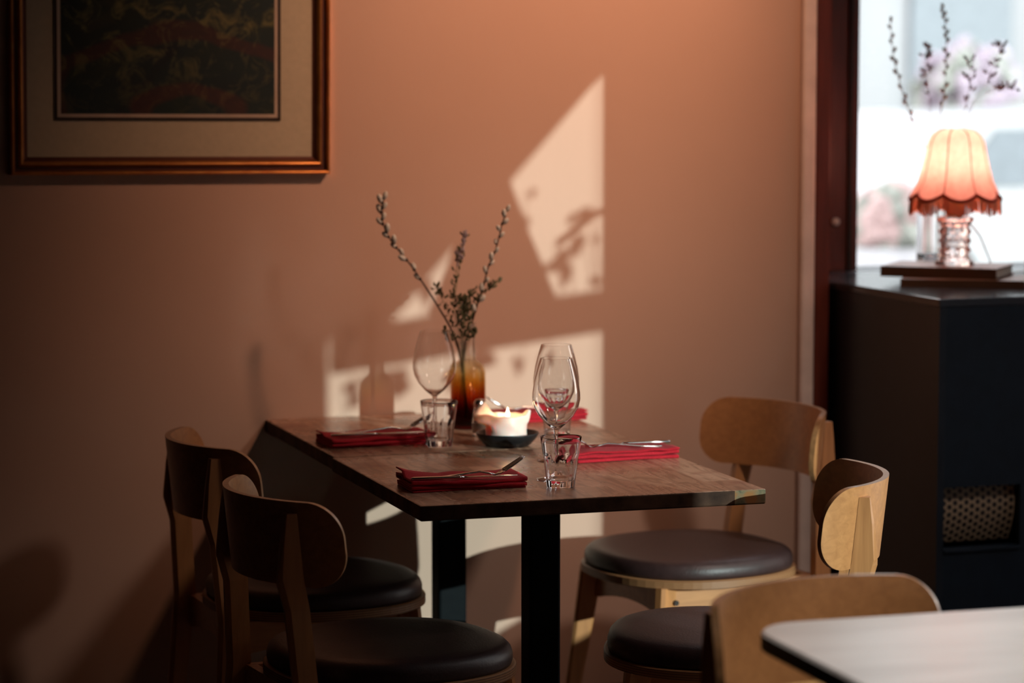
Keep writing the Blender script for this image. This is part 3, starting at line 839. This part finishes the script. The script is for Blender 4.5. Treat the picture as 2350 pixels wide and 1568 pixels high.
def leaves(t, S, rnd, t0, n, spread=.012, size=.005, mat='leaf', name='leaves'):
    bm = bmesh.new(); L_ = len(S) - 1
    for i in range(n):
        k = int((t0 + (1 - t0) * rnd.random()) * L_); p = S[k]
        off = Vector((rnd.uniform(-1, 1), rnd.uniform(-1, 1), rnd.uniform(-.6, 1))); off = off.normalized() * spread * rnd.uniform(.3, 1)
        add_blob(bm, p + off, size * rnd.uniform(.35, .6), off + Vector((0, 0, .01)), 2.2, 0, 5, 3)
        add_tube(bm, [p, p + off], .0006, 4)
    return from_bm(name, bm, mat, t)

# ------------------------------------------------------------------ picture on the wall
pf = thing('framed_picture', 'large gilt framed dark abstract print hung slightly crooked on the wall', 'picture', (1.4555, YW, 1.327), 0)
pf.rotation_euler = (0, R_(.50), 0)
W2, Hf = .3715, .98     # half width, full height; z=0 at lower edge
def frame_mesh(prof_list, name, mat, y_sign=-1):
    # prof: list of (inset from the outer edge, height off the wall)
    bm = bmesh.new(); rings = []
    for ins, h in prof_list:
        rings.append([(-W2 + ins, -h, ins), (W2 - ins, -h, ins), (W2 - ins, -h, Hf - ins), (-W2 + ins, -h, Hf - ins)])
    R = [[bm.verts.new(c) for c in r_] for r_ in rings]
    for a, b in zip(R, R[1:]):
        for i in range(4): bm.faces.new((a[i], a[(i + 1) % 4], b[(i + 1) % 4], b[i]))
    return from_bm(name, bm, mat, pf)
def arcp(i0, i1, h0, bulge, k=6): return [(i0 + (i1 - i0) * j / k, h0 + bulge * math.sin(PI * j / k)) for j in range(k + 1)]
frame_mesh([(0, .001), (0, .022)] + arcp(0, .0085, .022, .004) , 'outer_moulding', 'gilt')
frame_mesh([(.0085, .022), (.010, .015), (.018, .015)], 'groove', 'gilt_dark')
frame_mesh([(.018, .015)] + arcp(.018, .030, .017, .006), 'inner_moulding', 'gilt')
frame_mesh([(.030, .017), (.036, .009), (.040, .008)], 'lip', 'gilt_dark')
bm = bmesh.new(); add_box(bm, -W2 + .036, W2 - .036, -.0075, -.001, .036, Hf - .036); from_bm('mat_board', bm, 'mat_board', pf)
def ring_frame(x0, x1, z0, z1, w_, y0, y1, name, mat):
    bm = bmesh.new()
    add_box(bm, x0, x1, y0, y1, z0, z0 + w_); add_box(bm, x0, x1, y0, y1, z1 - w_, z1)
    add_box(bm, x0, x0 + w_, y0, y1, z0 + w_, z1 - w_); add_box(bm, x1 - w_, x1, y0, y1, z0 + w_, z1 - w_)
    return from_bm(name, bm, mat, pf)
PX0, PX1, PZ0, PZ1 = -.270, .256, .123, .86
ring_frame(PX0, PX1, PZ0, PZ1, .0065, -.0105, -.0076, 'dark_fillet', 'dark_fillet')
ring_frame(PX0 + .0065, PX1 - .0065, PZ0 + .0065, PZ1 - .0065, .008, -.0095, -.0076, 'pale_fillet', 'pale_fillet')
pr_ = boxobj('abstract_print', (PX0 + .0145, PX1 - .0145, -.0088, -.0077, PZ0 + .0145, PZ1 - .0145), 'print', pf)
boxobj('picture_glass', (-W2 + .036, W2 - .036, -.0132, -.0122, .036, Hf - .036), 'pane_glass', pf)

# ------------------------------------------------------------------ table settings
TZ = .7502
def glass_profile():
    o = [(.0385, 0), (.0392, .0012), (.030, .0032), (.012, .0065), (.0048, .014), (.0036, .030), (.0034, .070), (.0042, .094), (.010, .104),
         (.022, .114), (.035, .129), (.0445, .146), (.0482, .162), (.0478, .175), (.0445, .198), (.0385, .222), (.0318, .2445)]
    i = [(.0306, .2447), (.0374, .222), (.0434, .198), (.0467, .175), (.0471, .162), (.0434, .1465), (.0338, .130), (.021, .1155), (.010, .1068), (.001, .1045)]
    return [(.001, .0008)] + o + i
def wine_glass(label, loc):
    t = thing('wine_glass', label, 'glass', (*loc, TZ), 0, 'wine glasses on the set tables')
    pr = glass_profile()
    lathe('foot_and_stem', pr[:9] + [(.006, .1005), (.001, .1010)], 'wine_glass', t, 48)
    lathe('bowl', [(.001, .1012), (.006, .1010)] + pr[9:], 'wine_glass', t, 64)
    return t
g1 = wine_glass('wine glass standing nearest the camera behind the front tumbler', (1.975, 5.168))
copy_tree(g1, (2.070, 5.417, TZ), 0, 'second wine glass, seen through and just behind the nearest wine glass')
copy_tree(g1, (1.926, 5.790, TZ), 0, 'wine glass on the left in front of the amber vase')
def tumbler(label, loc):
    t = thing('tumbler', label, 'glass', (*loc, TZ), .15, 'ribbed water tumblers on the set tables')
    def rf(r, z, a):
        if r > .02 and z < .066:
            k = min(1, (.066 - z) / .012) if z > .054 else 1
            return r * (1 - .055 * k * (abs(math.cos(5 * a)) ** 1.5))
        return r
    prof = [(.001, .002), (.022, .0015), (.0275, 0), (.0285, .002), (.0295, .012), (.0300, .014), (.0318, .030), (.0345, .054), (.0355, .060), (.0364, .066), (.0395, .088), (.0408, .0985), (.0404, .0995), (.0396, .0985),
            (.0384, .088), (.0350, .066), (.0300, .030), (.0275, .016), (.020, .0135), (.001, .013)]
    o = lathe('glass_body', prof, 'tumbler_glass', t, 100, rf)
    return t
t1 = tumbler('ribbed glass tumbler nearest the camera by the front table edge', (1.950, 5.076))
copy_tree(t1, (2.205, 5.765, TZ), .3, 'ribbed tumbler behind the wine glasses, right of the candle')
copy_tree(t1, (1.910, 5.712, TZ), .5, 'ribbed tumbler on the left beside the amber vase and napkin')

# folded napkins: accordion of cloth layers
def napkin(label, loc, rz, w=.235, d=.125, layers=5, seed=3, lift=.012, step=.0038):
    t = thing('napkin', label, 'napkin', (*loc, TZ), rz, 'folded red napkins')
    rnd = random.Random(seed); th = .0028; bm = bmesh.new()
    nu = 36
    prof = []
    for l in range(layers):
        z = th / 2 + .0003 + l * step; dirn = 1 if l % 2 == 0 else -1
        e = rnd.uniform(-.004, .002)
        for k in range(9):
            prof.append(((-d / 2 + d * k / 8) * dirn, z, l))
        if l < layers - 1:
            for a in (-50, 0, 50):
                prof.append((dirn * (d / 2 + step * .5 * math.cos(R_(a)) + e), z + step / 2 + step / 2 * math.sin(R_(a)), l + .5))
    ph = [rnd.uniform(0, 6) for _ in range(12)]
    def pos(u, q):
        v, z, l = q; x = (u - .5) * w + .006 * (l - 2) * (.5 if l % 1 == 0 else .6) * (1 if (u > .5) else -.4) * .4
        k = l / (layers - 1)
        wob = .0022 * math.sin(u * 7 + ph[0] + l * .9) * k + .0012 * math.sin(u * 17 + ph[1]) * k
        lf = lift * k * k * (max(0, .28 - u) / .28) ** 1.5 * (1 if v > 0 else .15)
        y = v + .004 * math.sin(u * 5 + ph[2] + l) + .10 * (u - .5) * .1
        return Vector((x, y, max(th / 2 + .0002, z * (1 + .06 * math.sin(u * 4 + ph[3]))) + abs(wob) * .9 + lf))
    rings = []
    for i in range(nu + 1):
        u = i / nu; C = [pos(u, q) for q in prof]; up_, dn = [], []
        for j, c in enumerate(C):
            a = C[min(j + 1, len(C) - 1)] - C[max(j - 1, 0)]; nrm = Vector((0, -a.z, a.y)).normalized() * th / 2
            up_.append(c + nrm); dn.append(c - nrm)
        rings.append(up_ + dn[::-1])
    R = add_loft(bm, rings, closed=True, cap=False)
    nn = len(prof)
    for r_ in (R[0], R[-1]):
        for j in range(nn - 1): bm.faces.new((r_[j], r_[j + 1], r_[2 * nn - 2 - j], r_[2 * nn - 1 - j]))
    # hemmed edge line
    o = from_bm('folded_cloth', bm, 'red_cloth', t, True)
    return t
NAP = [((1.770, 5.155), R_(-4), 'folded red napkin nearest the camera at the front left of the table', 3, .014),
       ((1.795, 5.815), R_(0), 'folded red napkin on the far table in front of the left chair by the wall', 8, .006),
       ((2.212, 5.425), R_(178), 'bright red folded napkin on the right edge with knife and fork, lit by the window', 5, .004),
       ((2.262, 6.080), R_(178), 'folded red napkin farthest back by the wall, behind the candle', 6, .003)]
for loc, rz, lab, sd, lf in NAP: napkin(lab, loc, rz, seed=sd, lift=lf)

def strip(bm, st):
    # st: (x, z, halfwidth, halfthick)
    rings = []
    for x, z, w_, h in st:
        rings.append([(x, w_ * c, z + h * s) for c, s in ((1, 0), (.7, .8), (0, 1), (-.7, .8), (-1, 0), (-.7, -.8), (0, -1), (.7, -.8))])
    add_loft(bm, rings)
def make_knife(label, loc, rz, z):
    t = thing('table_knife', label, 'knife', (*loc, z), rz, 'knives on the napkins')
    bm = bmesh.new(); strip(bm, [(-.105, .004, .006, .002), (-.10, .004, .0085, .0032), (-.06, .004, .0075, .0034), (-.01, .004, .006, .003), (0, .004, .0055, .0026)])
    from_bm('handle', bm, 'steel', t, True)
    bm = bmesh.new(); strip(bm, [(.0005, .004, .0055, .002), (.008, .004, .0088, .0009), (.06, .004, .0092, .0008), (.095, .004, .0075, .0006), (.108, .004, .002, .0004)])
    from_bm('blade', bm, 'steel', t, True)
    return t
def make_fork(label, loc, rz, z, tilt=1.0):
    t = thing('table_fork', label, 'fork', (*loc, z), rz, 'forks on the napkins')
    bm = bmesh.new()
    strip(bm, [(-.100, .002, .005, .0012), (-.09, .002, .0088, .0015), (-.05, .004, .0068, .0017), (-.01, .0085, .0042, .0020), (.02, .0115, .0032, .0022), (.040, .0075, .0034, .0019), (.052, .0045, .0052, .0013)])
    from_bm('handle', bm, 'steel', t, True)
    bm = bmesh.new()
    def hz(x): return .0045 + tilt * max(0, x - .056) * .62
    strip(bm, [(.0521, .0045, .0052, .0012), (.060, hz(.060), .0115, .0011), (.072, hz(.072), .0125, .0010)])
    for k in range(4):
        y = (k - 1.5) * .0067
        add_tube(bm, [(.070, y, hz(.070)), (.085, y, hz(.085)), (.104, y * .92, hz(.104) + .001), (.110, y * .9, hz(.11) + .002)], [.0021, .0019, .0014, .0007], 6)
    from_bm('tines', bm, 'steel', t, True)
    return t
ZN = TZ + .0188
kn1 = make_knife('knife on the nearest napkin, blade tip reaching over its right end', (1.758, 5.105), R_(-6), ZN + .002)
fk1 = make_fork('fork on the nearest napkin with raised tines beside the knife', (1.772, 5.110), R_(-3), ZN + .003, .95)
copy_tree(kn1, (1.790, 5.775, ZN + .002), R_(-3), 'knife on the far left napkin by the wall table')
copy_tree(fk1, (1.808, 5.800, ZN + .004), R_(1), 'fork on the far left napkin with tines raised near the tumbler')
copy_tree(kn1, (2.236, 5.452, ZN + .002), R_(176), 'bright knife on the napkin at the right edge of the near table')
copy_tree(fk1, (2.205, 5.412, ZN + .001), R_(175), 'fork on the right edge napkin, tines turned toward the glasses').rotation_euler = (R_(0), 0, R_(175))
copy_tree(kn1, (2.265, 6.095, ZN + .002), R_(175), 'knife on the napkin farthest back by the wall')
copy_tree(fk1, (2.255, 6.060, ZN + .001), R_(177), 'fork on the napkin farthest back by the wall')

# candle dish and candle
DL = (2.052, 5.668)
dish = lathe('candle_dish', [(.001, 0), (.044, 0), (.050, .003), (.062, .016), (.0690, .0275), (.0685, .0300), (.0655, .0290), (.058, .018), (.046, .0085), (.001, .008)], 'black_bowl', None, 64)
dish.location = (*DL, TZ); tag(dish, 'shallow black dish under the melted candle', 'dish')
cd = thing('pillar_candle', 'thick pale pink pillar candle with melted rim burning in the black dish', 'candle', (DL[0] + .000, DL[1] + .006, TZ + .0083), R_(-20))
# local +x = camera right, +y = away
def gauss(a, c, w_):
    d = (a - c + PI) % (2 * PI) - PI; return math.exp(-(d / w_) ** 2)
def top_h(a): return .0575 + .026 * gauss(a, R_(160), .30) + .003 * gauss(a, R_(205), .30) + .011 * gauss(a, R_(2), .28) + .001 * math.sin(7 * a)
def flare(a): return .024 * gauss(a, R_(190), .35) + .010 * gauss(a, R_(160), .5) + .008 * gauss(a, R_(0), .32)
bm = bmesh.new(); n = 96; rings = []
for k in range(15):
    s = k / 14; rr = []
    for i in range(n):
        a = 2 * PI * i / n; h = top_h(a); z = h * s; f = max(0, (s - .60) / .40)
        r = .0448 + flare(a) * math.sin(min(1, f * 1.5) * PI / 2) * (1 - .35 * max(0, f - .7) / .3 * (1 if a > 2.5 and a < 3 else 0)) + .0006 * math.sin(5 * a + z * 200)
        if k == 0: r = .0430
        rr.append((r * math.cos(a), r * math.sin(a), z))
    rings.append(rr)
for ins, dz in ((.003, .0020), (.007, .0005), (.010, -.004), (.0125, -.012)):
    rr = []
    for i in range(n):
        a = 2 * PI * i / n; r = .0448 + flare(a) * .85 - ins; hz = max(.047, top_h(a) + dz - (.5 * max(0, top_h(a) - .06) if ins > .007 else 0))
        rr.append((r * math.cos(a), r * math.sin(a), hz))
    rings.append(rr)
for r, z in ((.028, .0470), (.012, .0455), (.002, .0450)): rings.append([(r * math.cos(2 * PI * i / n), r * math.sin(2 * PI * i / n), z) for i in range(n)])
add_loft(bm, rings); from_bm('wax_body', bm, 'wax', cd, True)
bm = bmesh.new(); add_tube(bm, [(.002, 0, .0448), (.002, 0, .050), (.0030, .001, .0535)], .0009, 6); from_bm('wick', bm, 'wick', cd)
lathe_f = [(.0006, .0515), (.0030, .0530), (.0046, .0565), (.0044, .0615), (.0029, .0670), (.0012, .0725), (.0003, .0755)]
fl = lathe('flame', lathe_f, 'flame', cd, 20); fl.location = (.003, 0, 0)
cl = light('candle_flame_light', 'POINT', (.003, 0, .070), .10, (1.0, .55, .25), shadow_soft_size=.006); cl.parent = cd
# small glass shaker between vase and candle
sk = thing('salt_shaker', 'small clear glass shaker between the amber vase and candle', 'shaker', (2.045, 5.83, TZ))
lathe('glass_body', vase_tube([(.014, 0), (.0165, .002), (.017, .03), (.014, .055), (.0115, .066)], .002), 'tumbler_glass', sk, 32)
lathe('metal_cap', [(.0118, .0662), (.0125, .067), (.0125, .079), (.009, .084), (.001, .085)], 'steel', sk, 32)
lathe('salt', [(.001, .009), (.0142, .009), (.0146, .030), (.001, .031)], 'paper', sk, 24)

# ------------------------------------------------------------------ amber vase and its branches
VL = (2.068, 5.975)
vs = thing('bottle_vase', 'amber to clear glass bottle vase with long neck holding pussy willow', 'vase', (*VL, TZ))
outer = [(.030, 0), (.036, .0015), (.0395, .008), (.0402, .03), (.0402, .110), (.0398, .128), (.0365, .142), (.0290, .151), (.0205, .157), (.0178, .164), (.0172, .200), (.0176, .236), (.0188, .243)]
inner = [(.0168, .243), (.0156, .236), (.0152, .200), (.0156, .163), (.0190, .1545), (.0275, .1480), (.0345, .139), (.0374, .127), (.0378, .110), (.0378, .03), (.036, .012), (.028, .0085), (.001, .008)]
lathe('glass_body', [(.001, .002)] + outer + inner, 'amber_glass', vs, 64)
# branch points measured in the plane through the vase
cs, sn_ = math.cos(R_(20)), math.sin(R_(20)); D0 = VL[0] * sn_ + VL[1] * cs
def vpt(px, py, dy=0.0):
    # a point on the upright plane through the vase, facing the room's front right corner
    s = (px - 1175) / 6400.0; v = (py - 784) / 6400.0; D = (D0 + dy)
    pt = R_(5.70); # depth along the tilted axis so that the horizontal distance is D
    k = D / (math.cos(pt) - v * math.sin(pt)); z = CAM_H - k * (math.sin(pt) + v * math.cos(pt)); xr = s * k
    return (D * sn_ + xr * cs, D * cs - xr * sn_, z)
def bpts(lst): return [vpt(*q) for q in lst]
bx, S, rnd = make_branch('willow_branch', 'pussy willow branch leaning far left with catkins at its tip', bpts([(1076, 965, 0), (1062, 860, 0), (1052, 800, .01), (1035, 755, .01), (1010, 712, 0), (985, 672, -.01), (945, 612, -.02), (915, 575, -.03), (893, 545, -.03), (878, 510, -.03), (876, 480, -.03), (880, 458, -.03)]), .0027, 9, seed=4, group='branches in the amber vase')
catkins(bx, S, rnd, .50, 14)
bx, S, rnd = make_branch('willow_branch', 'pussy willow branch rising to the right with the highest catkin at right', bpts([(1052, 960, 0), (1062, 850, 0), (1068, 790, 0), (1082, 745, 0), (1095, 700, -.01), (1110, 655, -.01), (1120, 615, -.02), (1135, 580, -.02), (1145, 545, -.02), (1152, 515, -.03), (1162, 485, -.03)]), .0026, 9, seed=5, group='branches in the amber vase')
catkins(bx, S, rnd, .38, 14, .0054)
bx, S, rnd = make_branch('flower_stem', 'dried lilac flower stem standing upright in the middle of the vase', bpts([(1068, 960, 0), (1066, 850, 0), (1058, 780, 0), (1044, 700, -.01), (1050, 640, -.01), (1060, 580, -.01), (1068, 530, -.01)]), .0013, 9, twig='stem_green', seed=6, group='branches in the amber vase')
leaves(bx, S, rnd, .80, 34, .007, .0048, 'lilac', 'florets'); leaves(bx, S, rnd, .50, 26, .013, .005, 'leaf')
bx, S, rnd = make_branch('flower_stem', 'shorter dried flower stem left of the middle one', bpts([(1072, 950, 0), (1064, 840, 0), (1052, 770, .01), (1040, 700, .02), (1046, 640, .02), (1050, 600, .02), (1052, 575, .02)]), .0012, 9, twig='stem_green', seed=7, group='branches in the amber vase')
leaves(bx, S, rnd, .82, 20, .008, .0048, 'lilac', 'florets'); leaves(bx, S, rnd, .45, 20, .013, .005, 'leaf')
for k, (lst, lab) in enumerate([
    ([(1062, 950, 0), (1060, 850, 0), (1050, 780, .01), (1030, 720, .02), (1012, 680, .02), (1000, 655, .02)], 'leafy sprig bending left above the wine glass'),
    ([(1070, 950, .005), (1062, 850, 0), (1062, 790, 0), (1075, 740, .01), (1095, 690, .02), (1120, 660, .02), (1148, 646, .02)], 'leafy sprig bending right below the willow catkins'),
    ([(1066, 940, .005), (1063, 850, 0), (1060, 790, -.01), (1060, 740, -.01), (1070, 700, -.01), (1085, 668, -.01)], 'dense low sprig in the middle of the bunch'),
    ([(1066, 930, -.005), (1064, 850, 0), (1064, 800, 0), (1066, 750, -.02), (1060, 705, -.02), (1052, 680, -.02)], 'dense low sprig just left of the middle'),
    ([(1066, 930, -.005), (1064, 850, 0), (1070, 800, 0), (1082, 772, -.02), (1090, 758, -.02)], 'short green sprig at the right of the vase mouth'),
    ([(1062, 930, -.005), (1058, 850, 0), (1050, 800, 0), (1034, 772, -.02), (1022, 752, -.02)], 'short green sprig at the left of the vase mouth')]):
    bx, S, rnd = make_branch('leafy_sprig', lab, bpts(lst), .0010, 9, twig='stem_green', seed=20 + k, group='branches in the amber vase')
    leaves(bx, S, rnd, .50 if k < 4 else .7, (38, 46, 70, 64, 22, 22)[k], .020 if k in (2, 3) else .014, .0055, 'leaf')

# twigs in the window vase behind the lamp
D0 = 3.452 * sn_ + 6.335 * cs
for k, (lst, lab, nc) in enumerate([
    ([(2165, 600, 0), (2160, 420, 0), (2115, 320, 0), (2080, 240, 0), (2060, 170, 0), (2048, 110, 0), (2044, 50, 0)], 'catkin twig leaning left above the pink lamp shade', 14),
    ([(2150, 600, 0), (2152, 400, 0), (2155, 290, 0), (2168, 200, 0), (2172, 120, 0), (2170, 60, 0), (2163, 20, 0)], 'tallest upright catkin twig above the pink lamp shade', 18)]):
    bx, S, rnd = make_branch('willow_twig', lab, bpts(lst), .0019, 9, twig='hazed_twig', seed=40 + k, group='twigs in the window vase')
    catkins(bx, S, rnd, .42, nc, .0042)
for k, (lst, lab, n_) in enumerate([
    ([(2158, 600, 0), (2150, 400, 0), (2138, 280, 0), (2130, 190, 0), (2125, 100, 0)], 'thin dried flower stem between the two catkin twigs', 22),
    ([(2165, 600, 0), (2175, 400, 0), (2200, 290, 0), (2222, 220, 0), (2225, 130, 0)], 'thin dried flower stem just right of the tallest twig', 18),
    ([(2168, 600, 0), (2185, 400, 0), (2225, 250, 0), (2270, 180, 0), (2300, 95, 0)], 'thin dried flower stem reaching to the upper right corner', 22),
    ([(2168, 600, 0), (2190, 400, 0), (2235, 240, 0), (2290, 205, 0), (2335, 195, 0)], 'thin dried flower stem bending right toward the photo edge', 18)]):
    bx, S, rnd = make_branch('dried_stem', lab, bpts(lst), .0010, 9, twig='hazed_twig', seed=50 + k, group='twigs in the window vase')
    leaves(bx, S, rnd, .74, n_, .020, .0075, 'lilac', 'florets')

# ------------------------------------------------------------------ added pendant lamps out of frame: one fills, one casts a cone shadow
def pendant(loc, label, watt, color=(1.0, .62, .36)):
    t = thing('added_pendant', label, 'lamp', loc, 0)
    lathe('lamp_shade', [(.02, .33), (.03, .325), (.085, .17), (.152, .0), (.149, 0), (.082, .168), (.028, .320), (.02, .325)], 'shade_trim', t, 40)
    bm = bmesh.new(); add_tube(bm, [(0, 0, .32), (0, 0, ZC - loc[2])], .003, 6); from_bm('cord', bm, 'black_metal', t)
    bm = bmesh.new(); add_blob(bm, (0, 0, .07), .03, (0, 0, 1), 1.2, 0, 16, 10); from_bm('bulb', bm, 'bulb_glow', t, True)
    q = light('added_pendant_light', 'SPOT', (0, 0, .06), watt * 4, color, shadow_soft_size=.05, spot_size=R_(76), spot_blend=.25); q.parent = t
    return t
pendant((2.40, 3.20, 1.95), 'red metal pendant lamp hanging over the pale foreground table', 13, (1.0, .93, .86))
pendant((3.80, 2.38, 1.78), 'red metal pendant lamp hanging inside the right hand window', .8)
def spotlight(label, loc, aim, watt, col, cone, soft):  # added fill lights, no such fittings in view
    sp = thing('fill_spotlight', label, 'lamp', loc, 0, 'ceiling spotlights')
    d = (Vector(aim) - Vector(loc)).normalized()
    bm = bmesh.new(); add_tube(bm, [d * -.07, d * .06], .035, 20); from_bm('housing', bm, 'black_metal', sp)
    bm = bmesh.new(); add_tube(bm, [(0, 0, .02), (0, 0, ZC - loc[2])], .008, 8); from_bm('stalk', bm, 'black_metal', sp)
    q = light('fill_spot_light', 'SPOT', Vector(loc) + d * .075, watt, col, spot_size=R_(cone), spot_blend=1.0, shadow_soft_size=soft)
    q.rotation_euler = d.to_track_quat('-Z', 'Y').to_euler()
spotlight('black ceiling spotlight aimed at the upper terracotta wall', (2.75, 4.95, 2.72), (2.36, 6.28, 1.72), 82, (1.0, .51, .32), 67, .06)
spotlight('black ceiling spotlight aimed down at the set tables', (3.30, 3.90, 2.72), (2.50, 5.65, .58), 52, (1.0, .78, .68), 52, .14)
